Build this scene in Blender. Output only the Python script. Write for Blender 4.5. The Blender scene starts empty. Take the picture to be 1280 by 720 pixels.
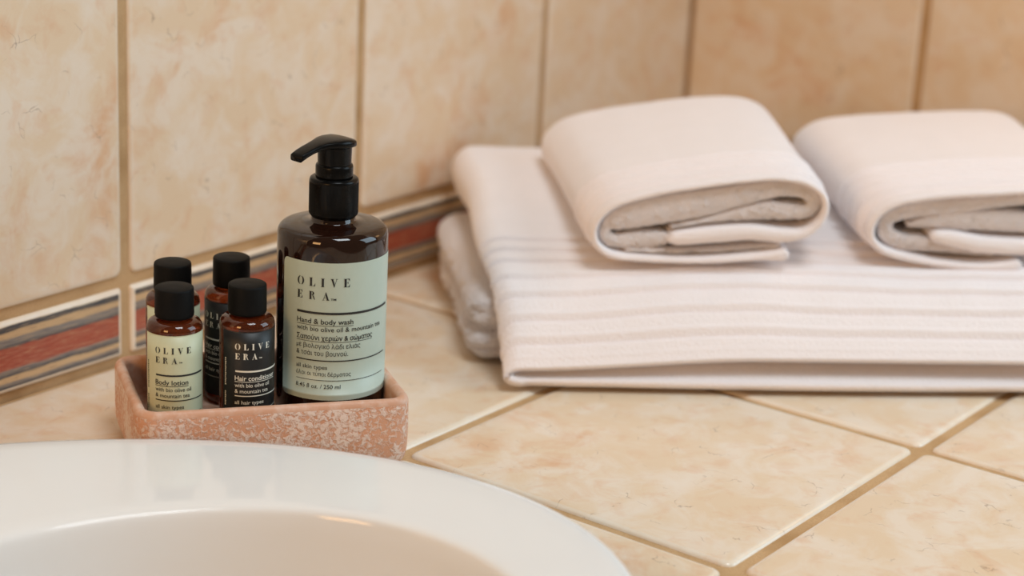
import bpy, bmesh, math, random
from mathutils import Vector, Matrix, noise
random.seed(7)
SC = bpy.context.scene
COL = SC.collection
PI = math.pi

# ------------------------------------------------------------------ camera
CAM = Vector((-0.7304, -0.7973, 0.3926))
c_r = Vector((0.5973, -0.8005, 0.0496)); c_u = Vector((0.2155, 0.2197, 0.9515)); c_f = Vector((0.7725, 0.5577, -0.3037))
cam = bpy.data.cameras.new('camera'); cam_o = bpy.data.objects.new('camera', cam); COL.objects.link(cam_o)
m = Matrix((c_r, c_u, -c_f)).transposed().to_4x4(); m.translation = CAM
cam_o.matrix_world = m
cam.sensor_width = 36.0; cam.lens = 68.81; cam.clip_start = 0.01
cam.dof.use_dof = True; cam.dof.focus_distance = 0.972; cam.dof.aperture_fstop = 5.0
SC.camera = cam_o

# ------------------------------------------------------------------ world, lights, exposure
SC.view_settings.view_transform = 'Standard'; SC.view_settings.look = 'None'
SC.view_settings.gamma = 1.0; SC.view_settings.use_curve_mapping = False
SC.view_settings.exposure = 0.0
wd = bpy.data.worlds.new('world'); SC.world = wd; wd.use_nodes = True
wd.node_tree.nodes['Background'].inputs[0].default_value = (1.0, 0.74, 0.50, 1)
wd.node_tree.nodes['Background'].inputs[1].default_value = 0.16

def area(name, loc, target, sx, sy, power, colr):
    l = bpy.data.lights.new(name, 'AREA'); l.shape = 'RECTANGLE'; l.size = sx; l.size_y = sy; l.energy = power; l.color = colr
    o = bpy.data.objects.new(name, l); COL.objects.link(o); o.location = loc
    o.rotation_euler = (Vector(target) - Vector(loc)).to_track_quat('-Z', 'Y').to_euler()
    return o
area('window_light', (1.00, -1.55, 0.85), (0.0, -0.25, 0.0), 1.0, 1.2, 16.5, (0.66, 0.87, 1.0))
area('overhead_fill', (-0.20, -1.00, 2.1), (0.05, -0.3, 0.0), 0.8, 0.8, 23.0, (0.87, 0.955, 1.0))  # unseen soft fill added overhead to lift towels, counter and front faces
area('room_lamp', (-1.75, -0.42, 0.62), (0.5, -0.2, 0.1), 0.5, 0.5, 9.0, (1.0, 0.54, 0.21))
lp = bpy.data.lights.new('vanity_lamp', 'POINT'); lp.energy = 0.35; lp.color = (1.0, 0.60, 0.28); lp.shadow_soft_size = 0.06
lo = bpy.data.objects.new('vanity_lamp', lp); COL.objects.link(lo); lo.location = (0.52, -0.44, 0.36)

# ------------------------------------------------------------------ helpers
def obj(name, me, mat=None, parent=None, smooth=True):
    o = bpy.data.objects.new(name, me); COL.objects.link(o)
    if mat is not None:
        for mm in (mat if isinstance(mat, (list, tuple)) else [mat]): me.materials.append(mm)
    if smooth:
        me.polygons.foreach_set('use_smooth', [True] * len(me.polygons))
    if parent is not None: o.parent = parent
    return o
def mesh(name, verts, faces, mats=None):
    me = bpy.data.meshes.new(name); me.from_pydata([tuple(v) for v in verts], [], faces); me.update()
    if mats: 
        me.polygons.foreach_set('material_index', mats)
    return me
def fix_normals(me):
    bm = bmesh.new(); bm.from_mesh(me); bmesh.ops.recalc_face_normals(bm, faces=bm.faces); bm.to_mesh(me); bm.free(); return me
def thing(name, label, cat, loc=(0, 0, 0), rotz=0.0, group=None):
    o = bpy.data.objects.new(name, None); COL.objects.link(o); o.empty_display_size = 0.02
    o.location = loc; o.rotation_euler = (0, 0, rotz); tag(o, label, cat, group); return o
def tag(o, label, cat, group=None):
    o['label'] = label; o['category'] = cat
    if group: o['group'] = group
    return o
def rings_mesh(rings, close_first=True, close_last=True, mats=None, name='m'):
    n = len(rings[0]); V = []; F = []; M = []
    for r in rings: V += r
    for i in range(len(rings) - 1):
        for k in range(n):
            F.append((i*n+k, i*n+(k+1) % n, (i+1)*n+(k+1) % n, (i+1)*n+k)); M.append(mats[i] if mats else 0)
    if close_first: F.append(tuple(range(n))[::-1]); M.append(mats[0] if mats else 0)
    if close_last: F.append(tuple(range((len(rings)-1)*n, len(rings)*n))); M.append(mats[-1] if mats else 0)
    me = mesh(name, V, F, M); return fix_normals(me)
def lathe(prof, n=48, name='lathe'):
    return rings_mesh([[(r*math.cos(2*PI*k/n), r*math.sin(2*PI*k/n), z) for k in range(n)] for r, z in prof], name=name)
def rrect(x0, x1, y0, y1, r, n=5):
    P = []
    for cx, cy, a0 in ((x1-r, y1-r, 0), (x0+r, y1-r, 90), (x0+r, y0+r, 180), (x1-r, y0+r, 270)):
        for k in range(n+1):
            a = math.radians(a0 + 90*k/n); P.append((cx + r*math.cos(a), cy + r*math.sin(a)))
    return P
def sstep(a, b, x):
    t = min(1, max(0, (x-a)/(b-a))); return t*t*(3-2*t)
def interp(x, pts):
    if x <= pts[0][0]: return pts[0][1]
    for (x0, y0), (x1, y1) in zip(pts, pts[1:]):
        if x <= x1:
            return y0 + (y1-y0)*(x-x0)/(x1-x0)
    return pts[-1][1]
def smooth_interp(x, pts, h):
    return sum(interp(x + d*h, pts) for d in (-1, -.5, 0, .5, 1)) / 5
def catmull(P, per=8):
    out = []
    for i in range(len(P)-1):
        p0 = P[max(i-1, 0)]; p1 = P[i]; p2 = P[i+1]; p3 = P[min(i+2, len(P)-1)]
        for k in range(per):
            t = k/per
            out.append(tuple(0.5*((2*b) + (-a+c)*t + (2*a-5*b+4*c-d)*t*t + (-a+3*b-3*c+d)*t**3) for a, b, c, d in zip(p0, p1, p2, p3)))
    out.append(tuple(P[-1])); return out

# ------------------------------------------------------------------ materials
class NT:
    def __init__(s, name):
        s.m = bpy.data.materials.new(name); s.m.use_nodes = True; s.t = s.m.node_tree; s.b = s.t.nodes['Principled BSDF']
    def n(s, kind, **kw):
        nd = s.t.nodes.new(kind)
        for k, v in kw.items():
            if k.startswith('i_'):
                key = k[2:]; key = int(key) if key.isdigit() else key.replace('_', ' ')
                if isinstance(v, bpy.types.NodeSocket): s.t.links.new(v, nd.inputs[key])
                else: nd.inputs[key].default_value = v
            else: setattr(nd, k, v)
        return nd
    def set(s, **kw):
        for k, v in kw.items():
            k = k.replace('_', ' ')
            if isinstance(v, bpy.types.NodeSocket): s.t.links.new(v, s.b.inputs[k])
            else: s.b.inputs[k].default_value = v
        return s
    def noise(s, vec, scale, detail=4, rough=.5, dist=0.0):
        return s.n('ShaderNodeTexNoise', i_Vector=vec, i_Scale=scale, i_Detail=detail, i_Roughness=rough, i_Distortion=dist).outputs[0]
    def ramp(s, fac, stops, mode='LINEAR'):
        nd = s.n('ShaderNodeValToRGB', i_0=fac); e = nd.color_ramp.elements; nd.color_ramp.interpolation = mode
        while len(e) > 1: e.remove(e[-1])
        e[0].position = stops[0][0]; e[0].color = (*stops[0][1], 1)
        for p, c in stops[1:]:
            q = e.new(p); q.color = (*c, 1)
        return nd.outputs[0]
    def mix(s, fac, a, b, mode='MIX'):
        nd = s.n('ShaderNodeMix', data_type='RGBA', blend_type=mode)
        for i, v in ((0, fac), (6, a), (7, b)):
            if isinstance(v, bpy.types.NodeSocket): s.t.links.new(v, nd.inputs[i])
            else: nd.inputs[i].default_value = v if i == 0 else ((*v, 1) if len(v) == 3 else v)
        return nd.outputs[2]
    def math(s, op, a, b=0.0, c=None):
        nd = s.n('ShaderNodeMath', operation=op)
        for i, v in ((0, a), (1, b), (2, c)):
            if v is None: continue
            if isinstance(v, bpy.types.NodeSocket): s.t.links.new(v, nd.inputs[i])
            else: nd.inputs[i].default_value = v
        return nd.outputs[0]
    def bump(s, h, strength=.3, dist=.001):
        nd = s.n('ShaderNodeBump', i_Height=h, i_Strength=strength, i_Distance=dist); s.t.links.new(nd.outputs[0], s.b.inputs['Normal'])
    def objvec(s, spread=7.0):
        """object coordinates, shifted by a random amount per object"""
        tc = s.n('ShaderNodeTexCoord').outputs['Object']; rnd = s.n('ShaderNodeObjectInfo').outputs['Random']
        off = s.n('ShaderNodeCombineXYZ', i_0=s.math('MULTIPLY', rnd, spread), i_1=s.math('MULTIPLY', rnd, spread*1.7), i_2=s.math('MULTIPLY', rnd, spread*.6)).outputs[0]
        return s.n('ShaderNodeVectorMath', operation='ADD', i_0=tc, i_1=off).outputs[0], tc, rnd
def G(v): return tuple(((x/255.0)/12.92 if x/255.0 <= .04045 else ((x/255.0+.055)/1.055)**2.4) for x in v)

def mat_tile(name, base, peach, pale, vein, edge=0.0):
    t = NT(name); v, tc, rnd = t.objvec()
    n1 = t.noise(v, 14, 5, .6, .6); n2 = t.noise(v, 34, 6, .62, .8)
    col = t.ramp(n1, [(.30, pale), (.46, base), (.56, base), (.70, peach)])
    col = t.mix(t.ramp(n2, [(.43, (0, 0, 0)), (.62, (.80,)*3)]), col, pale)
    n4 = t.noise(v, 62, 4, .6, .4)
    col = t.mix(t.ramp(n4, [(.54, (0, 0, 0)), (.74, (.55,)*3)]), col, peach)
    # hair-thin veins, broken up so only short lengths show
    wv = t.n('ShaderNodeVectorMath', operation='ADD', i_0=v, i_1=t.n('ShaderNodeVectorMath', operation='SCALE', i_0=t.n('ShaderNodeTexNoise', i_Vector=v, i_Scale=55, i_Detail=4).outputs[1], i_3=.022).outputs[0]).outputs[0]
    vd = t.n('ShaderNodeTexVoronoi', feature='DISTANCE_TO_EDGE', i_Vector=wv, i_Scale=46).outputs['Distance']
    line = t.ramp(vd, [(.0, (1, 1, 1)), (.015, (0, 0, 0))])
    gate = t.ramp(t.noise(v, 75, 2, .5), [(.56, (0, 0, 0)), (.64, (1, 1, 1))])
    col = t.mix(t.math('MULTIPLY', t.math('MULTIPLY', line, gate), .50), col, vein)
    if edge: col = t.mix(edge, col, G((238, 230, 218)))
    t.set(Base_Color=col, Roughness=.30 if not edge else .22, Specular_IOR_Level=.45)
    t.bump(t.noise(v, 60, 4), .12, .0008)
    return t.m
M_TILE = mat_tile('cream_marbled_tile', G((230, 207, 178)), G((223, 181, 144)), G((236, 223, 207)), G((120, 82, 54)))
M_TILE_EDGE = mat_tile('pale_glazed_tile_edge', G((231, 207, 177)), G((223, 181, 140)), G((236, 224, 207)), G((126, 92, 64)), .42)

def mat_grout():
    t = NT('tan_grout'); tc = t.n('ShaderNodeTexCoord').outputs['Object']
    n = t.noise(tc, 900, 3); col = t.mix(n, G((184, 148, 108)), G((212, 178, 136)))
    col = t.mix(t.ramp(t.noise(tc, 30, 3), [(.45, (0, 0, 0)), (.7, (.6,)*3)]), col, G((164, 126, 82)))
    t.set(Base_Color=col, Roughness=.95, Specular_IOR_Level=.1); t.bump(n, .6, .0006); return t.m
M_GROUT = mat_grout()

def mat_border():
    t = NT('striped_border_tile'); v, tc, rnd = t.objvec()
    sep = t.n('ShaderNodeSeparateXYZ', i_0=tc)
    st = t.n('ShaderNodeMapping', i_Vector=v); st.inputs['Scale'].default_value = (14, 90, 1)
    streak = t.noise(st.outputs[0], 3.0, 5, .65)
    st2 = t.n('ShaderNodeMapping', i_Vector=v); st2.inputs['Scale'].default_value = (26, 420, 1)
    streak2 = t.noise(st2.outputs[0], 3.0, 4, .7)
    hgt = t.math('DIVIDE', t.math('ADD', sep.outputs[1], .020), .040)
    hh = t.math('ADD', hgt, t.math('MULTIPLY', t.math('SUBTRACT', streak, .5), .085))
    cream, tan, dk, gr, red = G((214, 198, 174)), G((202, 170, 130)), G((62, 66, 73)), G((128, 122, 119)), G((164, 72, 52))
    col = t.ramp(hh, [(0, cream), (.035, cream), (.06, dk), (.12, gr), (.145, tan), (.21, tan), (.235, dk), (.30, gr), (.335, red), (.62, red), (.64, dk), (.68, gr), (.75, gr), (.77, tan), (.85, tan), (.875, dk), (.93, dk), (.95, cream), (1, cream)])
    stripe = t.ramp(hh, [(0, (0,)*3), (.06, (0,)*3), (.10, (1,)*3), (.90, (1,)*3), (.95, (0,)*3)])
    col = t.mix(t.math('MULTIPLY', stripe, t.ramp(streak2, [(.48, (0,)*3), (.72, (.60,)*3)])), col, tan)
    col = t.mix(t.math('MULTIPLY', stripe, t.ramp(streak2, [(.30, (.55,)*3), (.46, (0,)*3)])), col, G((110, 84, 72)))
    ex = t.math('ABSOLUTE', sep.outputs[0])
    col = t.mix(t.math('GREATER_THAN', ex, .0938), col, cream)
    t.set(Base_Color=col, Roughness=.33); t.bump(streak2, .12, .0005); return t.m
M_BORDER = mat_border()

def mat_simple(name, col, rough, spec=.5, **kw):
    t = NT(name); t.set(Base_Color=(*col, 1), Roughness=rough, Specular_IOR_Level=spec, **kw); return t.m
def mat_ceramic():
    t = NT('white_glazed_ceramic'); tc = t.n('ShaderNodeTexCoord').outputs['Object']
    col = t.mix(t.noise(tc, 9, 3), G((236, 236, 235)), G((231, 231, 230)))
    t.set(Base_Color=col, Roughness=.10, Specular_IOR_Level=.45); t.bump(t.noise(tc, 25, 2), .02, .002); return t.m
M_CERAMIC = mat_ceramic()

def mat_clay(outer):
    t = NT('mottled_terracotta' if outer else 'smooth_terracotta'); tc = t.n('ShaderNodeTexCoord').outputs['Object']
    clay = t.mix(t.noise(tc, 70, 4), G((204, 142, 108)), G((222, 174, 146)))
    if outer:
        nd = t.n('ShaderNodeTexNoise', i_Vector=tc, i_Scale=400, i_Detail=4, i_Roughness=.6, i_Distortion=.7).outputs[0]
        big = t.noise(tc, 45, 3)
        h = t.math('ADD', nd, t.math('MULTIPLY', t.math('SUBTRACT', big, .5), .5))
        msk = t.ramp(h, [(.42, (0,)*3), (.58, (1,)*3)])
        col = t.mix(t.math('MULTIPLY', msk, .80), clay, G((236, 220, 210)))
        t.set(Base_Color=col, Roughness=.55); t.bump(msk, .5, .0011)
    else:
        col = t.mix(t.ramp(t.noise(tc, 120, 5, .6), [(.42, (0,)*3), (.68, (.8,)*3)]), G((206, 158, 130)), G((222, 196, 180)))
        t.set(Base_Color=col, Roughness=.5); t.bump(t.noise(tc, 180, 4), .25, .0006)
    return t.m
M_CLAY_OUT, M_CLAY_IN = mat_clay(True), mat_clay(False)

def mat_amber(name, col, tr):
    t = NT(name); tc = t.n('ShaderNodeTexCoord').outputs['Object']
    t.set(Base_Color=(*col, 1), Roughness=.035, IOR=1.5, Transmission_Weight=tr, Specular_IOR_Level=.55)
    t.bump(t.noise(tc, 60, 2), .03, .001); return t.m
M_AMBER = mat_amber('dark_amber_plastic', (.016, .0055, .003), .10)
M_AMBER_S = mat_amber('amber_brown_plastic', (.22, .042, .010), .75)
def mat_black(name, rough, rib=False):
    t = NT(name); tc = t.n('ShaderNodeTexCoord').outputs['Object']; n = t.noise(tc, 700, 3)
    t.set(Base_Color=t.mix(n, (.003, .003, .003), (.006, .006, .006)), Roughness=rough, Specular_IOR_Level=.12); t.bump(n, .08, .0003); return t.m
M_CAP = mat_black('matte_black_plastic', .55)
M_PUMP = mat_black('glossy_black_plastic', .22)
def mat_paper(name, a, b, rough):
    t = NT(name); tc = t.n('ShaderNodeTexCoord').outputs['Object']; n = t.noise(tc, 300, 3)
    t.set(Base_Color=t.mix(n, a, b), Roughness=rough); return t.m
M_LAB_BIG = mat_paper('sage_green_label', G((180, 196, 184)), G((185, 200, 189)), .42)
M_LAB_PALE = mat_paper('pale_green_label', G((194, 199, 168)), G((199, 203, 174)), .42)
M_LAB_BLACK = mat_paper('black_label', (.004, .004, .0045), (.006, .006, .0065), .45)
M_INK = mat_paper('black_ink', (.010, .011, .011), (.014, .014, .014), .5)
M_INK_W = mat_paper('white_ink', G((226, 224, 210)), G((232, 230, 218)), .5)

def mat_towel(name, fuzz, rough_bump):
    t = NT(name); tc = t.n('ShaderNodeTexCoord').outputs['Object']
    n = t.noise(tc, 520, 4, .65); vv = t.n('ShaderNodeTexVoronoi', i_Vector=tc, i_Scale=750).outputs['Distance']
    h = t.math('ADD', t.math('MULTIPLY', n, .7), t.math('MULTIPLY', vv, .6))
    col = t.mix(t.noise(tc, 60, 3), G((247, 240, 241)), G((242, 235, 235)))
    t.set(Base_Color=col, Roughness=.95, Specular_IOR_Level=.1, Sheen_Weight=.25, Sheen_Roughness=.5, Subsurface_Weight=.0)
    t.bump(h, rough_bump, .0020); return t.m
M_TOWEL = mat_towel('white_terry', 1, .38)
M_TOWEL_FUZZ = mat_towel('white_terry_loops', 1, 1.0)

# ------------------------------------------------------------------ tiled surfaces
def tile_mesh(w, h, name, corner=.005):
    rg = []
    for ins, z in ((0, -.0065), (0, -.0024), (.0004, -.0013), (.0013, -.0005), (.0028, -.0001), (.0050, 0)):
        rg.append([(x, y, z) for x, y in rrect(-w/2+ins, w/2-ins, -h/2+ins, h/2-ins, max(corner-ins*.5, .001), 4)])
    me = rings_mesh(rg, True, True, mats=[0, 1, 1, 1, 0, 0], name=name); return me
T = 0.2
XC = 0.598          # the room corner
H1 = 0.0474         # joint over the border tiles
GW, GC = .0066, .0056
# materials' streaks run along local x, tile front is local +z
def put(name, me, parent, loc, rot):
    o = bpy.data.objects.new(name, me); COL.objects.link(o); o.parent = parent; o.location = loc; o.rotation_euler = rot; return o

def box_mesh(x0, x1, y0, y1, z0, z1, name='b'):
    V = [(x, y, z) for x in (x0, x1) for y in (y0, y1) for z in (z0, z1)]
    F = [(0, 1, 3, 2), (4, 6, 7, 5), (0, 4, 5, 1), (2, 3, 7, 6), (0, 2, 6, 4), (1, 5, 7, 3)]
    return fix_normals(mesh(name, V, F))

wall_l = obj('wall_left', box_mesh(-.8, XC+.06, .0022, .10, -.02, .95), M_GROUT, smooth=False); wall_l['kind'] = 'structure'
wall_r = obj('wall_right', box_mesh(XC+.0022, XC+.10, -.62, .0022, -.02, .95), M_GROUT, smooth=False); wall_r['kind'] = 'structure'
ROWS = ((H1, .30), (H1+.30, .30), (H1+.60, .30))
me_tall = tile_mesh(T-GW, .30-GW, 'wall_tile'); me_tall.materials.append(M_TILE); me_tall.materials.append(M_TILE_EDGE)
me_border = tile_mesh(T-GW, .0412, 'border_tile', .002); me_border.materials.append(M_BORDER); me_border.materials.append(M_TILE_EDGE)
me_cut = tile_mesh(.198-GW*.75, .30-GW, 'wall_tile_corner'); me_cut.materials.append(M_TILE); me_cut.materials.append(M_TILE_EDGE)
me_bcut = tile_mesh(.198-GW*.75, .0412, 'border_tile_corner', .002); me_bcut.materials.append(M_BORDER); me_bcut.materials.append(M_TILE_EDGE)
for mm in (me_tall, me_border, me_cut, me_bcut): mm.polygons.foreach_set('use_smooth', [True]*len(mm.polygons))
RL = (PI/2, 0, 0)                      # front faces -y
RR = (PI/2, 0, -PI/2)                  # front faces -x
for k in range(-4, 3):
    last = (k == 2); cx = k*T + T/2 if not last else .4 + GW/2 + (.198-GW*.75)/2
    put('border_tile', me_bcut if last else me_border, wall_l, (cx, 0, .0232), RL)
    for z0, hh in ROWS: put('wall_tile', me_cut if last else me_tall, wall_l, (cx, 0, z0+hh/2), RL)
for k in range(3):
    first = (k == 0); cy = -(.1974 - GW/2 - (.198-GW*.75)/2) if first else -.1974 - (k-1)*T - T/2
    put('border_tile', me_bcut if first else me_border, wall_r, (XC, cy, .0232), RR)
    for z0, hh in ROWS: put('wall_tile', me_cut if first else me_tall, wall_r, (XC, cy, z0+hh/2), RR)

# ---- wash basin outline, shared by the cut-out in the counter
def ell(cx, cy, a, b, th, ang):
    d = Vector((math.cos(ang-th), math.sin(ang-th))); rho = 1/math.sqrt((d.x/a)**2 + (d.y/b)**2)
    return Vector((cx + rho*math.cos(ang), cy + rho*math.sin(ang)))
def Eo(a): return ell(-.333, -.245, .2965, .2076, math.radians(-25), a)
def Ei(a): return ell(-.2889, -.319, .1675, .134, math.radians(-5), a)

counter = thing('tiled_countertop', 'cream marbled tile countertop with tan grout around the white basin', 'countertop', (0, 0, 0))
NB = 96
cut_bm = bmesh.new()
lo_, hi_ = [], []
for k in range(NB):
    a = 2*PI*k/NB; p = Eo(a)*.93 + Ei(a)*.07
    lo_.append(cut_bm.verts.new((p.x, p.y, -.3))); hi_.append(cut_bm.verts.new((p.x, p.y, .1)))
for k in range(NB): cut_bm.faces.new((lo_[k], lo_[(k+1) % NB], hi_[(k+1) % NB], hi_[k]))
cut_bm.faces.new(lo_[::-1]); cut_bm.faces.new(hi_)
cut_me = bpy.data.meshes.new('cut'); cut_bm.to_mesh(cut_me); cut_bm.free()
cutter = bpy.data.objects.new('cut', cut_me); COL.objects.link(cutter)
_E = [Eo(2*PI*k/NB) for k in range(NB)]
BX0, BX1, BY0, BY1 = min(p.x for p in _E), max(p.x for p in _E), min(p.y for p in _E), max(p.y for p in _E)
def near_basin(x0, x1, y0, y1):
    return x1 > BX0 and x0 < BX1 and y1 > BY0 and y0 < BY1
def boolean_cut(o):
    md = o.modifiers.new('cut', 'BOOLEAN'); md.operation = 'DIFFERENCE'; md.object = cutter; md.solver = 'EXACT'
    dg = bpy.context.evaluated_depsgraph_get(); dg.update()
    me = bpy.data.meshes.new_from_object(o.evaluated_get(dg)); o.modifiers.clear(); o.data = me
bed = obj('grout_bed', box_mesh(-.8, XC, -.805, -.0005, -.05, -.0020), M_GROUT, counter, smooth=False)
boolean_cut(bed)
me_c = tile_mesh(T-GC, T-GC, 'counter_tile'); me_c.materials.append(M_TILE); me_c.materials.append(M_TILE_EDGE); me_c.polygons.foreach_set('use_smooth', [True]*len(me_c.polygons))
random.seed(3)
for i in range(-4, 3):
    for j in range(4):
        x0 = i*T; y1 = -.0034 - j*.2005
        w = T if i < 2 else .198
        o = put('counter_tile', me_c, counter, (x0 + w/2, y1 - .1 + (.0010 if j == 0 else 0), 0), (0, 0, 0))
        o.scale = (.99 if i == 2 else 1, 1.010 if j == 0 else 1, 1)
        if near_basin(x0, x0+T, y1-T, y1):
            bpy.context.view_layer.update(); boolean_cut(o)
            o.data.polygons.foreach_set('use_smooth', [True]*len(o.data.polygons))
            if len(o.data.polygons) == 0: bpy.data.objects.remove(o)
bpy.data.objects.remove(cutter)

# ------------------------------------------------------------------ wash basin
PROF = [(.10, -.004), (.06, .002), (.022, .009), (.004, .0165), (0, .0205), (.006, .0245), (.022, .0277), (.05, .0298), (.10, .0312), (.20, .0321), (.38, .0328), (.58, .0330), (.78, .0330), (.90, .0329), (.955, .0326), (.982, .0318), (.994, .0308), (1.0, .0295)]
rg = []
for f, z in PROF:
    rg.append([(*(Eo(2*PI*k/128)*(1-f) + Ei(2*PI*k/128)*f), z) for k in range(128)])
for g, z in ((.996, .0275), (.991, .022), (.982, .008), (.970, -.015), (.950, -.045), (.915, -.080), (.84, -.115), (.68, -.140), (.40, -.152), (.12, -.156)):
    rg.append([(-.2889 + (p.x+.2889)*g, -.319 + (p.y+.319)*g, z) for p in (Ei(2*PI*k/128) for k in range(128))])
basin = obj('wash_basin', rings_mesh(rg, False, True, name='basin'), M_CERAMIC)
tag(basin, 'glossy white oval ceramic wash basin set into the counter', 'basin')
dr = obj('drain', lathe([(.005, -.1555), (.021, -.1555), (.022, -.1542), (.019, -.1535), (.006, -.1535)], 32), mat_simple('chrome', (.8, .8, .8), .12, Metallic=1.0), basin)
dr.location = (-.2889, -.319, 0)

# ------------------------------------------------------------------ soap tray
TR_O = Vector((-.1219, -.1394)); TR_E1 = Vector((.7991, -.6013)); TR_E2 = Vector((.6013, .7991))
TL, TD, TH, TF = .1374, .087, .038, .016
def tray_w(x, y): p = TR_O + TR_E1*x + TR_E2*y; return p
def tring(ins, z, r):
    return [(x - .05*y, y, z) for x, y in rrect(ins, TL-ins, ins, TD-ins, max(r-ins, .0015), 7)]
W_ = .0058
rg = [tring(.0085, 0, .011), tring(.0050, .0006, .011), tring(.0026, .0022, .011), tring(.0010, .0050, .011), tring(.0003, .009, .011), tring(0, .016, .011), tring(0, .026, .011), tring(.0001, TH-.0032, .011),
      tring(.0007, TH-.0014, .011), tring(.0018, TH-.0003, .011), tring(.0030, TH, .011), tring(.0044, TH-.0005, .011), tring(.0054, TH-.0017, .011), tring(W_, TH-.0035, .011),
      tring(W_+.0004, TF+.008, .011), tring(W_+.0012, TF+.0025, .011), tring(W_+.003, TF+.0004, .011), tring(W_+.006, TF, .011)]
mt = [0]*7 + [1]*(len(rg)-8) ; mt[6] = 0
me = rings_mesh(rg, True, True, mats=mt + [1], name='tray')
tray = obj('soap_tray', me, [M_CLAY_OUT, M_CLAY_IN])
for v in me.vertices:
    n = noise.noise(Vector(v.co)*35)*.0005; v.co.x += n; v.co.y -= n; 
    if v.co.z > .02: v.co.z += noise.noise(Vector(v.co)*22)*.0005
tray.location = (TR_O.x, TR_O.y, .0005); tray.rotation_euler = (0, 0, math.atan2(TR_E1.y, TR_E1.x))
tag(tray, 'low rectangular mottled terracotta tray holding the toiletry bottles', 'tray')

# ------------------------------------------------------------------ lettering helpers
def outline_fill(o, dg):
    o.data.fill_mode = 'NONE'; dg = bpy.context.evaluated_depsgraph_get(); dg.update()
    me = bpy.data.meshes.new_from_object(o.evaluated_get(dg))
    nxt = {}
    for e in me.edges: nxt.setdefault(e.vertices[0], []).append(e.vertices[1]); nxt.setdefault(e.vertices[1], []).append(e.vertices[0])
    co = [Vector(v.co[:2]) for v in me.vertices]; seen = set(); loops = []
    for st in range(len(co)):
        if st in seen or st not in nxt: continue
        lp_ = [st]; seen.add(st); cur = st
        while True:
            c = [k for k in nxt[cur] if k not in seen]
            if not c: break
            c.sort(key=lambda k: (k - cur) % len(co)); cur = c[0]; seen.add(cur); lp_.append(cur)
        loops.append(lp_)
    bpy.data.meshes.remove(me)
    from mathutils.geometry import delaunay_2d_cdt
    def wind(p, L):
        w = 0
        for i in range(len(L)):
            a, b = co[L[i]], co[L[(i+1) % len(L)]]
            cr = (b.x-a.x)*(p.y-a.y) - (p.x-a.x)*(b.y-a.y)
            if a.y <= p.y < b.y and cr > 0: w += 1
            elif b.y <= p.y < a.y and cr < 0: w -= 1
        return w
    bbs = [(min(co[i].x for i in L), max(co[i].x for i in L)) for L in loops]
    V = []; F = []; left = sorted(range(len(loops)), key=lambda k: bbs[k][0])
    while left:                               # one cluster of overlapping outlines = one glyph
        grp = [left.pop(0)]; x1 = bbs[grp[0]][1]
        while left and bbs[left[0]][0] < x1: grp.append(left.pop(0)); x1 = max(x1, bbs[grp[-1]][1])
        vs = []; es = []
        for k in grp:
            b = len(vs); L = loops[k]; vs += [co[i] for i in L]; es += [(b+i, b+(i+1) % len(L)) for i in range(len(L))]
        r = delaunay_2d_cdt(vs, es, [], 0, 1e-5)
        ov, of = r[0], r[2]; b = len(V); V += [Vector((p.x, p.y, 0)) for p in ov]
        for f in of:
            c = sum((ov[i] for i in f), Vector((0, 0)))/len(f)
            if sum(wind(c, loops[k]) for k in grp) != 0: F.append(tuple(b+i for i in f))
    return V, F
def text_polys(s, bold=0.0):
    cu = bpy.data.curves.new('t', 'FONT'); cu.body = s; cu.resolution_u = 3; cu.size = 1.0; cu.offset = bold
    o = bpy.data.objects.new('t', cu); COL.objects.link(o)
    dg = bpy.context.evaluated_depsgraph_get(); dg.update()
    if not s.isascii():                       # Greek glyphs have overlapping outlines: fill them by winding number
        V, F = outline_fill(o, dg); bpy.data.objects.remove(o); bpy.data.curves.remove(cu)
        return V, F
    me = bpy.data.meshes.new_from_object(o.evaluated_get(dg))
    V = [v.co.copy() for v in me.vertices]; F = [tuple(p.vertices) for p in me.polygons]
    bpy.data.objects.remove(o); bpy.data.curves.remove(cu); bpy.data.meshes.remove(me)
    return V, F
CAPH = None
def cap_height():
    global CAPH
    if CAPH is None:
        V, _ = text_polys('H'); CAPH = max(v.y for v in V)
    return CAPH
def arc(cx, cy, rx, ry, a0, a1, n=10):
    return [(cx + rx*math.cos(math.radians(a0+(a1-a0)*k/n)), cy + ry*math.sin(math.radians(a0+(a1-a0)*k/n))) for k in range(n+1)]
def band(outer, inner):        # quads between two polylines of equal length
    return [[outer[k], outer[k+1], inner[k+1], inner[k]] for k in range(len(outer)-1)]
def R_(x0, y0, x1, y1): return [(x0, y0), (x1, y0), (x1, y1), (x0, y1)]
SER = .05
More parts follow.
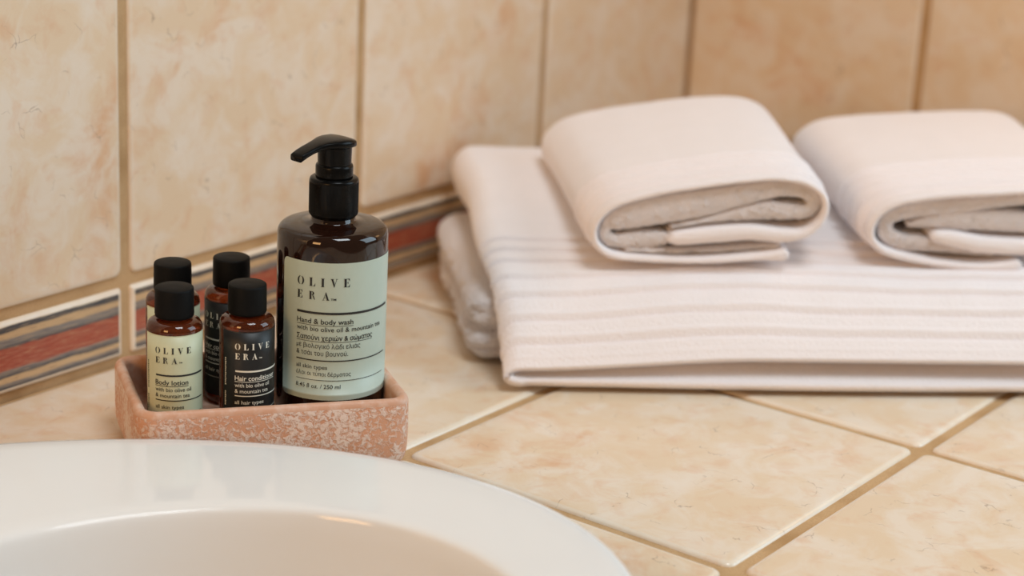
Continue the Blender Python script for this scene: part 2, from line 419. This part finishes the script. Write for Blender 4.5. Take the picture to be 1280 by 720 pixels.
GLY = {
 'O': (.86, band(arc(.40, .5, .40, .51, 97, 263), arc(.40, .5, .20, .47, 100, 260)) + band(arc(.46, .5, .40, .51, -83, 83), arc(.46, .5, .20, .47, -80, 80))),
 'L': (.72, [R_(.08, 0, .33, 1), R_(0, .955, .10, 1), R_(.30, .955, .40, 1), R_(0, 0, .10, .045), [(.36, 0), (.70, 0), (.72, .34), (.69, .34), (.62, .14), (.52, .045), (.36, .045)]]),
 'I': (.40, [R_(.08, 0, .33, 1), R_(0, .955, .10, 1), R_(.30, .955, .40, 1), R_(0, 0, .10, .045), R_(.30, 0, .40, .045)]),
 'V': (.86, [[(.08, 1), (.30, 1), (.535, .22), (.46, 0), (.42, 0)], R_(0, .955, .40, 1), [(.70, 1), (.74, 1), (.56, .32), (.53, .42)], R_(.60, .955, .86, 1)]),
 'E': (.72, [R_(.08, 0, .33, 1), R_(0, .955, .10, 1), R_(0, 0, .10, .045), [(.36, 0), (.70, 0), (.72, .32), (.69, .32), (.62, .13), (.52, .045), (.36, .045)], [(.36, 1), (.68, 1), (.70, .70), (.67, .70), (.60, .87), (.50, .955), (.36, .955)], [(.36, .48), (.46, .48), (.50, .38), (.53, .38), (.53, .64), (.50, .64), (.46, .53), (.36, .53)]]),
 'R': (.80, [R_(.08, 0, .33, 1), R_(0, .955, .10, 1), R_(0, 0, .10, .045), R_(.30, 0, .40, .045)] + band(arc(.36, .755, .30, .245, -85, 88), arc(.36, .755, .10, .20, -85, 88)) + [[(.38, .50), (.46, .47), (.60, .12), (.68, 0), (.80, 0), (.80, .045), (.74, .06), (.62, .44), (.50, .52)]]),
 'A': (.86, [[(.40, 1), (.46, 1), (.80, 0), (.56, 0), (.35, .72)], R_(.50, 0, .86, .045), R_(0, 0, .26, .045), [(.10, .04), (.14, .04), (.32, .58), (.295, .66)], [(.22, .28), (.42, .28), (.41, .325), (.235, .325)]]),
}
class Print:
    """flat print bent round a bottle: s along the girth (m), z up"""
    def __init__(s, r): s.r = r; s.V = []; s.F = []
    def pt(s, a, z): return (s.r*math.cos(a), s.r*math.sin(a), z)
    def add(s, P, F, s0, z0, sx, sz, rot=False):
        b = len(s.V)
        for x, y in P:
            if rot: s.V.append(s.pt((s0 - y*sz)/s.r, z0 + x*sx))
            else: s.V.append(s.pt((s0 + x*sx)/s.r, z0 + y*sz))
        s.F += [tuple(b+i for i in f) for f in F]
    def title(s, word, a_l, a_r, zb, h, ref_units=None):
        n = len(word); tot = sum(GLY[c][0] for c in word)
        s0 = math.radians(a_l)*s.r; s1 = math.radians(a_r)*s.r
        gap = ((s1-s0) - tot*h)/(n-1); x = s0
        for c in word:
            for poly in GLY[c][1]: s.add(poly, [tuple(range(len(poly)))], x, zb, h, h)
            x += GLY[c][0]*h + gap
    def text(s, t, a_l, a_r, zb, cap, bold=0.004, rot=False, length=None):
        V, F = text_polys(t, bold); x0 = min(v.x for v in V); x1 = max(v.x for v in V)
        sz = cap/cap_height()
        if rot: s.add([(v.x-x0, v.y) for v in V], F, math.radians(a_l)*s.r, zb, length/(x1-x0), sz, True)
        else:
            L = (math.radians(a_r)-math.radians(a_l))*s.r
            s.add([(v.x-x0, v.y) for v in V], F, math.radians(a_l)*s.r, zb, L/(x1-x0), sz)
            if bold and not t.isascii():
                s.add([(v.x-x0+.03, v.y+.012) for v in V], F, math.radians(a_l)*s.r, zb, L/(x1-x0), sz)
    def bar(s, a_l, a_r, z0, z1):
        n = max(2, int((a_r-a_l)/4)); b = len(s.V)
        for k in range(n+1):
            a = math.radians(a_l+(a_r-a_l)*k/n); s.V += [s.pt(a, z0), s.pt(a, z1)]
        s.F += [(b+2*k, b+2*k+2, b+2*k+3, b+2*k+1) for k in range(n)]
    def build(s, name, mat, parent):
        return obj(name, mesh(name, s.V, s.F), mat, parent, smooth=False)
def label_sheet(r, a0, a1, z0, z1, cr, n=40):
    zs = sorted(set([z0 + cr*(1-math.cos(t*PI/2/5)) for t in range(6)] + [z1 - cr*(1-math.cos(t*PI/2/5)) for t in range(6)] + [z0+cr+(z1-z0-2*cr)*k/4 for k in range(5)]))
    V = []; F = []
    for z in zs:
        d = min(z-z0, z1-z); ins = 0 if d >= cr else cr - math.sqrt(max(0, cr*cr-(cr-d)**2))
        s0 = math.radians(a0)*r+ins; s1 = math.radians(a1)*r-ins
        for k in range(n+1):
            a = (s0+(s1-s0)*k/n)/r; V.append((r*math.cos(a), r*math.sin(a), z))
    for i in range(len(zs)-1):
        for k in range(n): F.append((i*(n+1)+k, i*(n+1)+k+1, (i+1)*(n+1)+k+1, (i+1)*(n+1)+k))
    return mesh('label', V, F)

def place(px, py): return Vector((px, py))
def facing(c): return math.atan2(CAM.y-c.y, CAM.x-c.x)
ZB = TF + .0008   # bottles stand on the tray floor

# ------------------------------------------------------------------ pump bottle
cb = tray_w(.1033, .0455); RB = .0281
z = lambda v: v - ZB
pump = thing('pump_bottle', 'large dark amber pump bottle with sage green label in the tray', 'bottle', (cb.x, cb.y, ZB), facing(cb))
prof = [(.004, .0010), (.022, .0004), (.0262, .0010), (.0276, .0030), (RB, .006), (RB, z(.100)), (RB, z(.1140)), (RB-.0003, z(.1158)), (RB-.0011, z(.1173)), (RB-.0025, z(.1185)), (RB-.0045, z(.1192)), (.0170, z(.1198)), (.0118, z(.1203)), (.0112, z(.1210)), (.0112, z(.1270)), (.006, z(.1270))]
obj('bottle_body', lathe(prof, 72), M_AMBER, pump)
lab = obj('label', label_sheet(RB+.00015, -57.5, 100, z(.0332), z(.1058), .0032), M_LAB_BIG, pump)
P = Print(RB+.00032); L0 = -36.6
P.title('OLIVE', L0, 18.5, z(.0934), .0044); P.title('ERA', L0, -2, z(.0865), .0042)
P.text('TM', -.8, 4.9, z(.0865), .0010, .02)
P.bar(L0, 74.5, z(.0789), z(.0801))
P.text('Hand & body wash', L0, 23.2, z(.0738), .0026, .010); P.bar(L0, 23.2, z(.07285), z(.0731))
P.text('with bio olive oil & mountain tea', L0, 60, z(.0699), .0024)
P.text('Σαπούνι χεριών & σώματος', L0, 47, z(.0652), .0025, .010); P.bar(L0, 47, z(.06425), z(.0645))
P.text('με βιολογικό λάδι ελιάς', L0, 31.8, z(.0609), .0024, 0); P.text('& τσάι του βουνού.', L0, 18.4, z(.0570), .0024, 0)
P.bar(L0, 71, z(.0541), z(.0547))
P.text('all skin types', L0, -2.8, z(.0499), .0021); P.text('όλοι οι τύποι δέρματος', L0, 22, z(.0462), .0021, 0)
P.bar(L0, 68, z(.04375), z(.04405))
P.text('8.45 fl oz. / 250 ml', L0, 11.2, z(.0396), .0021)
P.build('lettering', M_INK, lab)
# ribbed collar
n = 128; rg = []
for r, zz, rib in ((.0085, .1212, 0), (.0104, .1212, 0), (.0113, .1228, 0), (.0124, .1242, 0), (.0125, .1250, 1), (.0125, .1405, 1), (.0125, .1412, 0), (.0121, .1424, 0), (.0112, .1430, 0), (.0080, .1430, 0)):
    rg.append([((r - (  .0005 if rib and k % 2 else 0))*math.cos(2*PI*k/n), (r - (  .0005 if rib and k % 2 else 0))*math.sin(2*PI*k/n), z(zz)) for k in range(n)])
obj('collar', rings_mesh(rg), M_PUMP, pump)
obj('neck_ring', lathe([(.006, z(.1430)), (.0094, z(.1430)), (.0095, z(.1440)), (.0095, z(.1486)), (.0092, z(.1495)), (.0086, z(.1499)), (.006, z(.1499))], 40), M_PUMP, pump)
head = obj('pump_head', lathe([(.005, z(.1490)), (.0084, z(.1490)), (.0085, z(.1500)), (.0087, z(.1585)), (.0089, z(.1600)), (.005, z(.1612))], 40), M_PUMP, pump)
# spout: lofted sections from the round back of the head to the flat tip, local +x' direction later turned
secs = []
for x, hw, zt, zb in ((-.0100, .0030, .1606, .1592), (-.0094, .0060, .1616, .1586), (-.0076, .0082, .1625, .1582), (-.0040, .0094, .1632, .1582), (.0010, .0094, .1634, .1584), (.0060, .0082, .1632, .1588), (.0105, .0062, .1627, .1590), (.0150, .0050, .1619, .1586), (.0195, .0046, .1608, .1576), (.0235, .0044, .1596, .1564), (.0262, .0042, .1586, .1552), (.0275, .0041, .1580, .1546)):
    cz = (zt+zb)/2; hz = (zt-zb)/2; sec = []
    for k in range(20):
        a = 2*PI*k/20; ca, sa = math.cos(a), math.sin(a)
        e = .55 - .20*sstep(.012, .024, x)
        sec.append((x, hw*math.copysign(abs(ca)**e, ca), z(cz + hz*math.copysign(abs(sa)**e, sa))))
    secs.append(sec)
sp = obj('spout', rings_mesh(secs), M_PUMP, head); sp.rotation_euler = (0, 0, math.radians(-46)); sp.scale = (.95, 1, 1)

# ------------------------------------------------------------------ travel bottles
RM = .0137
def mini(name, label, amber, mlab, ink, rows, group):
    t = thing(name, label, 'bottle', group=group); zz = lambda v: v - ZB
    prof = [(.003, .0008), (.0105, .0003), (.0127, .0010), (.0135, .0026), (RM, .0045), (RM, zz(.070)), (RM, zz(.0745)), (RM-.0004, zz(.0761)), (RM-.0013, zz(.0774)), (RM-.0028, zz(.0782)), (.0090, zz(.0786)), (.0080, zz(.0788)), (.0078, zz(.0800)), (.004, zz(.0800))]
    obj('bottle_body', lathe(prof, 48), amber, t)
    lab = obj('label', label_sheet(RM+.00012, -73, 118, zz(.0225), zz(.0734), .0006), mlab, t)
    P = Print(RM+.00027); L0 = -41.2
    P.title('OLIVE', L0, 34.2, zz(.0641), .0032); P.title('ERA', L0+.6, 5.3, zz(.0591), .0032); P.text('TM', 8.5, 15.5, zz(.0594), .0006, .02)
    P.bar(L0+1, 69, zz(.0524), zz(.0533))
    P.text(rows[0], L0, rows[1], zz(.0480), .0024, .012); P.bar(L0, rows[1], zz(.0472), zz(.0475))
    P.text('with bio olive oil', L0, 35, zz(.0445), .0020); P.text('& mountain tea', L0, 31.5, zz(.0414), .0020)
    P.bar(L0, 69, zz(.0396), zz(.0401))
    P.text(rows[2], L0, rows[3], zz(.0355), .0019); P.bar(L0, 69, zz(.0325), zz(.0327))
    for k in range(26):                                   # a column of tiny print up the side, too small to read
        if k in (8, 9, 10): continue
        za = .0338 + k*.00098; P.bar(-66.5, -63.5 + (k % 3)*.6, zz(za), zz(za+.0006))
    P.build('lettering', ink, lab)
    cap = obj('cap', lathe([(.004, zz(.0797)), (.0092, zz(.0797)), (.0095, zz(.0801)), (.00965, zz(.0812)), (.0095, zz(.0935)), (.0093, zz(.0942)), (.0088, zz(.0945)), (.002, zz(.0945))], 56), M_CAP, t)
    return t
def dup(root, label):
    r = root.copy(); COL.objects.link(r); r['label'] = label
    for ch in list(root.children):
        c = ch.copy(); COL.objects.link(c); c.parent = r
        for g in ch.children:
            d = g.copy(); COL.objects.link(d); d.parent = c
    return r
GRP = 'small travel bottles in the tray'
A_ = mini('travel_bottle', 'small amber body lotion bottle with pale green label at the tray front', M_AMBER_S, M_LAB_PALE, M_INK, ('Body lotion', 28.4, 'all skin types', 19), GRP)
B_ = mini('travel_bottle', 'small black-labelled hair conditioner bottle at the tray front', M_AMBER_S, M_LAB_BLACK, M_INK_W, ('Hair conditioner', 53, 'all hair types', 20.5), GRP)
C_ = dup(A_, 'pale-labelled small bottle half hidden behind the body lotion')
D_ = dup(B_, 'black-labelled small bottle behind, beside the pump bottle and conditioner')
for o, (x, y), dl in ((A_, (-.0894, -.1312), 0), (B_, (-.0601, -.1522), 16.5), (C_, (-.0617, -.1012), 6), (D_, (-.0337, -.1153), -27)):
    c = Vector((x, y)); o.location = (x, y, ZB); o.rotation_euler = (0, 0, facing(c) + math.radians(dl))

# ------------------------------------------------------------------ towels
TF_ = Vector((.1106, -.1898)); TA = math.radians(-47.4)
def towel_root(o, u, w, zz, tilt=0.0, rot=0.0):
    e1 = Vector((math.cos(TA), math.sin(TA))); e2 = Vector((-math.sin(TA), math.cos(TA)))
    p = TF_ + e1*u + e2*w; o.location = (p.x, p.y, zz); o.rotation_euler = (tilt, 0, TA + rot)
def fuzz(v, s, a): return noise.noise(Vector(v)*s)*a

# lower bath towel: a folded pad, layers showing at its left end
def pad_mesh(x0, x1, y0, y1, z0, z1, r, nx, ny, nz):
    bm = bmesh.new(); bmesh.ops.create_cube(bm, size=2.0)
    bmesh.ops.subdivide_edges(bm, edges=bm.edges[:], cuts=64, use_grid_fill=True)
    for v in bm.verts:
        p = Vector(((x0+x1)/2 + v.co.x*(x1-x0)/2, (y0+y1)/2 + v.co.y*(y1-y0)/2, (z0+z1)/2 + v.co.z*(z1-z0)/2))
        q = Vector((min(max(p.x, x0+r), x1-r), min(max(p.y, y0+r), y1-r), min(max(p.z, z0+r*.8), z1-r*.8)))
        d = p - q
        if d.length > 1e-9:
            d.normalize(); p = q + Vector((d.x*r, d.y*r, d.z*r*.8))
        side = 1 - sstep(.0, .012, min(p.x-x0, p.y-y0))
        t = (p.z-z0)/(z1-z0)
        g = math.exp(-((t-.52)/.07)**2)*.0055 + math.exp(-((t-.24)/.05)**2)*.0025
        wob = fuzz((p.x, p.y, p.z), 26, .0035) + fuzz((p.x, p.y, p.z), 110, .0020) + fuzz((p.x, p.y, p.z), 320, .0012)
        if p.x - x0 < .02: p.x += side*g + wob*1.2 + .006*math.sin((p.y-y0)*30)*t
        else: p.z += wob*.5 if p.z > z0+.004 else 0
        if p.y - y0 < .02: p.y += side*g + wob
        v.co = p
    me = bpy.data.meshes.new('pad'); bm.to_mesh(me); bm.free(); return me
low = obj('bath_towel', pad_mesh(-.022, .385, .040, .240, .0008, .0415, .016, 0, 0, 0), M_TOWEL_FUZZ)
towel_root(low, 0, 0, 0); tag(low, 'folded white bath towel at the bottom of the stack', 'towel', 'white folded towels')

# upper bath towel: a sheet folded over on itself at its left end, front edges hanging open to the counter
ZT = [(-.002, .0140), (0, .0160), (.008, .0255), (.020, .0375), (.034, .0485), (.050, .0575), (.075, .0645), (.12, .0705), (.20, .0795), (.240, .0830), (.254, .0810), (.262, .0720)]
ZBt = [(-.002, .0034), (0, .0036), (.006, .0050), (.020, .0150), (.034, .0310), (.046, .0425), (.06, .0465), (.25, .0480), (.258, .050)]
STR = [.0110, .0215, .0340, .0460, .0600, .0720, .0850]
LXP = [(0, -.002), (.03, -.006), (.06, -.009), (.12, -.010), (.18, -.012), (.24, -.016), (.26, -.012)]
def ridge(w):
    s = 0
    for c in STR:
        d = w - c
        s += .0011*math.exp(-(d/.0011)**2) - .0028*math.exp(-((d+.0022)/.0010)**2)
    return s
def upper_towel():
    LU = .385
    ws = [-.0016, -.0008, 0] + [.00045*k for k in range(1, 216)] + [.0985 + .003*k for k in range(59)]
    ws = [w for w in ws if w <= .260]
    V = []; F = []; WT = []
    su = [LU*(1-(k/70)**.8) for k in range(70)]
    turn = [PI/2 + PI*k/18 for k in range(19)]
    npth = None
    for w in ws:
        zt = smooth_interp(w, ZT, .006) if w > .002 else interp(w, ZT); zb = smooth_interp(w, ZBt, .004) if w > .002 else interp(w, ZBt)
        row = []
        def wob(u): return fuzz((u*9, w*14, 1.3), 1.0, .0022) + fuzz((u*30, w*40, 4.1), 1, .0009)
        hz = (zt-zb)/2; mid = (zt+zb)/2; re = .0105 + .003*sstep(.03, .08, w)
        lx = smooth_interp(w, LXP, .02) + .0015*math.sin(w*40 + .5)
        rd = ridge(w + .0010*math.sin(0))
        for u in su:
            if u < re + .0005: continue
            ww = w + .003*math.sin(u*11+.6)*sstep(0, .05, w) + .0035*sstep(.02, .30, u)*0
            sag = .004*math.exp(-((u-.13)/.06)**2)*sstep(.05, .10, w)
            row.append((u + lx*(1-sstep(0, .12, u)), ww, zt + rd*.9 + wob(u)*sstep(0, .02, w) + .0075*sstep(.004, .15, u)*(1-.75*sstep(.02, .07, w)) - sag))
        row = row[:66]
        while len(row) < 66: row.append(row[-1])
        for a in turn:
            row.append((re + (re + rd*.7)*math.cos(a) + lx, w, mid + (hz + (rd*.9 if a < PI else 0))*math.sin(a)))
        for u in su[::-1]:
            if u < re + .0005: continue
            row.append((u + lx*(1-sstep(0, .12, u)), w + .002*math.sin(u*14+2)*(1-sstep(0, .03, w)), zb + .0012*math.sin(u*21)*sstep(.004, .02, w)))
        row = row[:66+19+66]
        while len(row) < 66+19+66: row.append(row[-1])
        npth = len(row); V += row; WT += [min(1, .35 + max(0, (w+.0016))/.0024*.65)]*npth
    for i in range(len(ws)-1):
        for k in range(npth-1):
            F.append((i*npth+k, i*npth+k+1, (i+1)*npth+k+1, (i+1)*npth+k))
    me = mesh('upper', V, F)
    bm = bmesh.new(); bm.from_mesh(me); bmesh.ops.dissolve_degenerate(bm, dist=1e-6, edges=bm.edges); bm.to_mesh(me); bm.free()
    return me
up = obj('bath_towel', upper_towel(), M_TOWEL)
sd = up.modifiers.new('thickness', 'SOLIDIFY'); sd.thickness = .0042; sd.offset = 1.0
towel_root(up, 0, 0, .0006); tag(up, 'striped-hem white bath towel draped on top of the folded one', 'towel', 'white folded towels')

# rolled hand towels: a wrap sheet around folded layers; every sheet is a thick swept band
def band_sweep(path, depth, b0, b1, nb, ridges, fz, recess_fun=None, amp=1.0):
    """path: (a, z, thickness) points of the centre line; swept from b0 to b1, ends capped"""
    P = catmull(path, 7); n = len(P)
    nor = []
    for i in range(n):
        p, q = P[max(i-1, 0)], P[min(i+1, n-1)]; t = Vector((q[0]-p[0], q[1]-p[1]))
        t = t.normalized() if t.length > 1e-9 else Vector((1, 0)); nor.append(Vector((-t.y, t.x)))
    loop = []                                    # closed outline with round ends
    for i in range(n): loop.append((P[i][0], P[i][1], nor[i], P[i][2]/2, 1))
    loop += [('end', n-1, k) for k in (1, 2, 3)]
    for i in range(n-1, -1, -1): loop.append((P[i][0], P[i][1], -nor[i], P[i][2]/2, -1))
    loop += [('end', 0, k) for k in (1, 2, 3)]
    V = []; F = []
    bs = []
    bl = b1-b0
    ins = [(0, .0016), (.0005, .0009), (.0013, .0003), (.003, 0)]
    for d, s in ins: bs.append((b0+d, s))
    k = .003
    while k < min(.06, bl-.004): k += .0011; bs.append((b0+k, 0))
    while k < bl-.007: k += .004; bs.append((b0+k, 0))
    for d, s in ins[::-1]: bs.append((b1-d, s))
    m_ = len(loop)
    for b, s in bs:
        rd = sum(.0014*math.exp(-((b-b0-c)/.0030)**2) - .0042*math.exp(-((b-b0-c+.0055)/.0025)**2) for c in ridges)
        for it in loop:
            if it[0] == 'end':
                i, kk = it[1], it[2]; sgn = 1 if i else -1
                tdir = Vector((nor[i].y, -nor[i].x))*sgn; a_ = PI*kk/4; h = max(P[i][2]/2-s, .0004)
                off = nor[i]*sgn*math.cos(a_)*h + tdir*math.sin(a_)*h
                q = (P[i][0]+off.x, P[i][1]+off.y)
            else:
                h = max(it[3]-s, .0004) + (rd if it[4] == ridges_side else 0)
                q = (it[0]+it[2].x*h, it[1]+it[2].y*h)
            f1 = noise.noise(Vector((q[0]*22, b*12, q[1]*22)))*.0011*amp + noise.noise(Vector((q[0]*700, b*700, q[1]*700)))*fz
            fl_ = .013*((b-b0)/(b1-b0))*max(0, 1-q[0]/.14)
            V.append((q[0]+f1*.4-fl_, b + f1*.6, q[1]+f1))
    for i in range(len(bs)-1):
        for k in range(m_): F.append((i*m_+k, i*m_+(k+1) % m_, (i+1)*m_+(k+1) % m_, (i+1)*m_+k))
    # caps: ladder of quads across the thickness
    top = list(range(n)); bot = list(range(n+3, 2*n+3))[::-1]; e1 = list(range(n, n+3)); e0 = list(range(2*n+3, 2*n+6))
    for base, flip in ((0, False), ((len(bs)-1)*m_, True)):
        NQ = 7; grid = []
        for k in range(n):
            A, B = Vector(V[base+top[k]]), Vector(V[base+bot[k]]); line = [base+top[k]]
            for j in range(1, NQ):
                t = j/NQ; p = A.lerp(B, t); bul = min((A-B).length*.12, .0016)*math.sin(PI*t) + noise.noise(p*650)*fz*1.6
                p.y += bul if flip else -bul; line.append(len(V)); V.append(tuple(p))
            line.append(base+bot[k]); grid.append(line)
        for k in range(n-1):
            for j in range(NQ):
                f = (grid[k][j], grid[k][j+1], grid[k+1][j+1], grid[k+1][j]); F.append(f[::-1] if flip else f)
        f = tuple(base+x for x in [top[-1]] + e1 + [bot[-1]]); F.append(f[::-1] if flip else f)
        f = tuple(base+x for x in [bot[0]] + e0 + [top[0]]); F.append(f[::-1] if flip else f)
    return V, F
ridges_side = 1
def roll(bands, depth):
    V = []; F = []; M = []
    for path, b0, b1, ridges, fz, mi, amp in bands:
        v, f = band_sweep(path, depth, b0, b1, 0, ridges, fz, amp=amp); o = len(V); V += v; F += [tuple(i+o for i in g) for g in f]; M += [mi]*len(f)
    me = mesh('roll', V, F, M); return fix_normals(me)
def conv(pts, ox, x0, y0, thick, S=2130.0):
    out = []
    for p in pts:
        X, Y = p[0], p[1]; a = (ox + X/2.77 - x0)/S; zz = (y0 - (100 + Y/2.77))/(S*.953) + .05*a
        out.append((a, zz, (p[2] if len(p) > 2 else thick)/2.77/S))
    return out
D1 = .168
# centre lines read along the folded end of the towel
wrap1 = conv([(872, 622, 46), (780, 628, 30), (600, 630, 26), (420, 628, 26), (290, 615, 26), (225, 575, 26), (207, 520, 26), (228, 470, 26), (285, 427, 26), (400, 398, 26), (560, 374, 24), (700, 357, 24), (830, 352, 24), (920, 368, 24), (980, 405, 24), (1004, 455, 24), (990, 510, 26), (940, 548, 34), (860, 556, 48), (740, 545, 52), (600, 545, 54), (500, 552, 48), (478, 556, 30)], 660, 735, 331, 26)
fold1 = conv([(262, 500, 60), (300, 487, 90), (400, 466, 104), (500, 452, 102), (600, 439, 96), (700, 420, 82), (800, 403, 66), (880, 400, 56), (940, 415, 52), (966, 446, 50), (945, 478, 50), (880, 478, 60), (800, 474, 66), (700, 486, 46), (600, 501, 24), (480, 520, 12)], 660, 735, 331, 40)
lobe1 = conv([(246, 515, 46), (252, 550, 50), (290, 570, 52), (360, 567, 60), (420, 565, 60), (456, 562, 50)], 660, 735, 331, 40)
tail1 = conv([(860, 596, 20), (700, 603, 20), (500, 606, 20), (330, 600, 20)], 660, 735, 331, 22)
r1 = obj('hand_towel', roll([(wrap1, 0, D1, (.018, .032, .046), .0002, 0, 1.0), (fold1, .0045, D1-.004, (), .0008, 1, .5), (lobe1, .005, D1-.004, (), .0008, 1, .5), (tail1, .004, D1-.004, (), .0008, 1, .5)], D1), [M_TOWEL, M_TOWEL_FUZZ])
towel_root(r1, .052, .046, .0615, math.radians(3.6), math.radians(-1)); tag(r1, 'rolled white hand towel nearer the bottles, fully in view', 'towel', 'white rolled hand towels')
wrap2 = conv([(878, 655, 50), (760, 652, 32), (600, 640, 28), (470, 618, 28), (395, 590, 28), (352, 548, 28), (345, 500, 28), (368, 455, 28), (430, 418, 28), (540, 402, 26), (680, 394, 26), (820, 390, 26), (960, 388, 26), (1080, 398, 26), (1150, 440, 26), (1168, 500, 26), (1140, 560, 30), (1060, 590, 40), (900, 592, 52), (760, 575, 54), (640, 550, 54), (582, 543, 40)], 960, 1083, 326, 28)
fold2 = conv([(395, 500, 60), (430, 467, 70), (520, 450, 66), (640, 446, 60), (760, 434, 52), (880, 427, 48), (1020, 425, 48), (1100, 445, 46), (1118, 490, 46), (1080, 530, 40), (960, 522, 60), (860, 507, 78), (760, 500, 76), (640, 494, 66), (540, 502, 40), (490, 510, 20)], 960, 1083, 326, 40)
lobe2 = conv([(400, 505, 60), (414, 545, 62), (470, 573, 62), (540, 580, 58), (600, 590, 44), (700, 605, 30), (800, 618, 22)], 960, 1083, 326, 40)
r2 = obj('hand_towel', roll([(wrap2, 0, D1, (.018, .032, .046, .060), .0002, 0, 1.2), (fold2, .006, D1-.004, (), .0008, 1, .5), (lobe2, .0065, D1-.004, (), .0008, 1, .5)], D1), [M_TOWEL, M_TOWEL_FUZZ])
towel_root(r2, .218, .053, .0645, math.radians(3.2), math.radians(-2)); tag(r2, 'rolled white hand towel at the right, cut off by the picture edge', 'towel', 'white rolled hand towels')
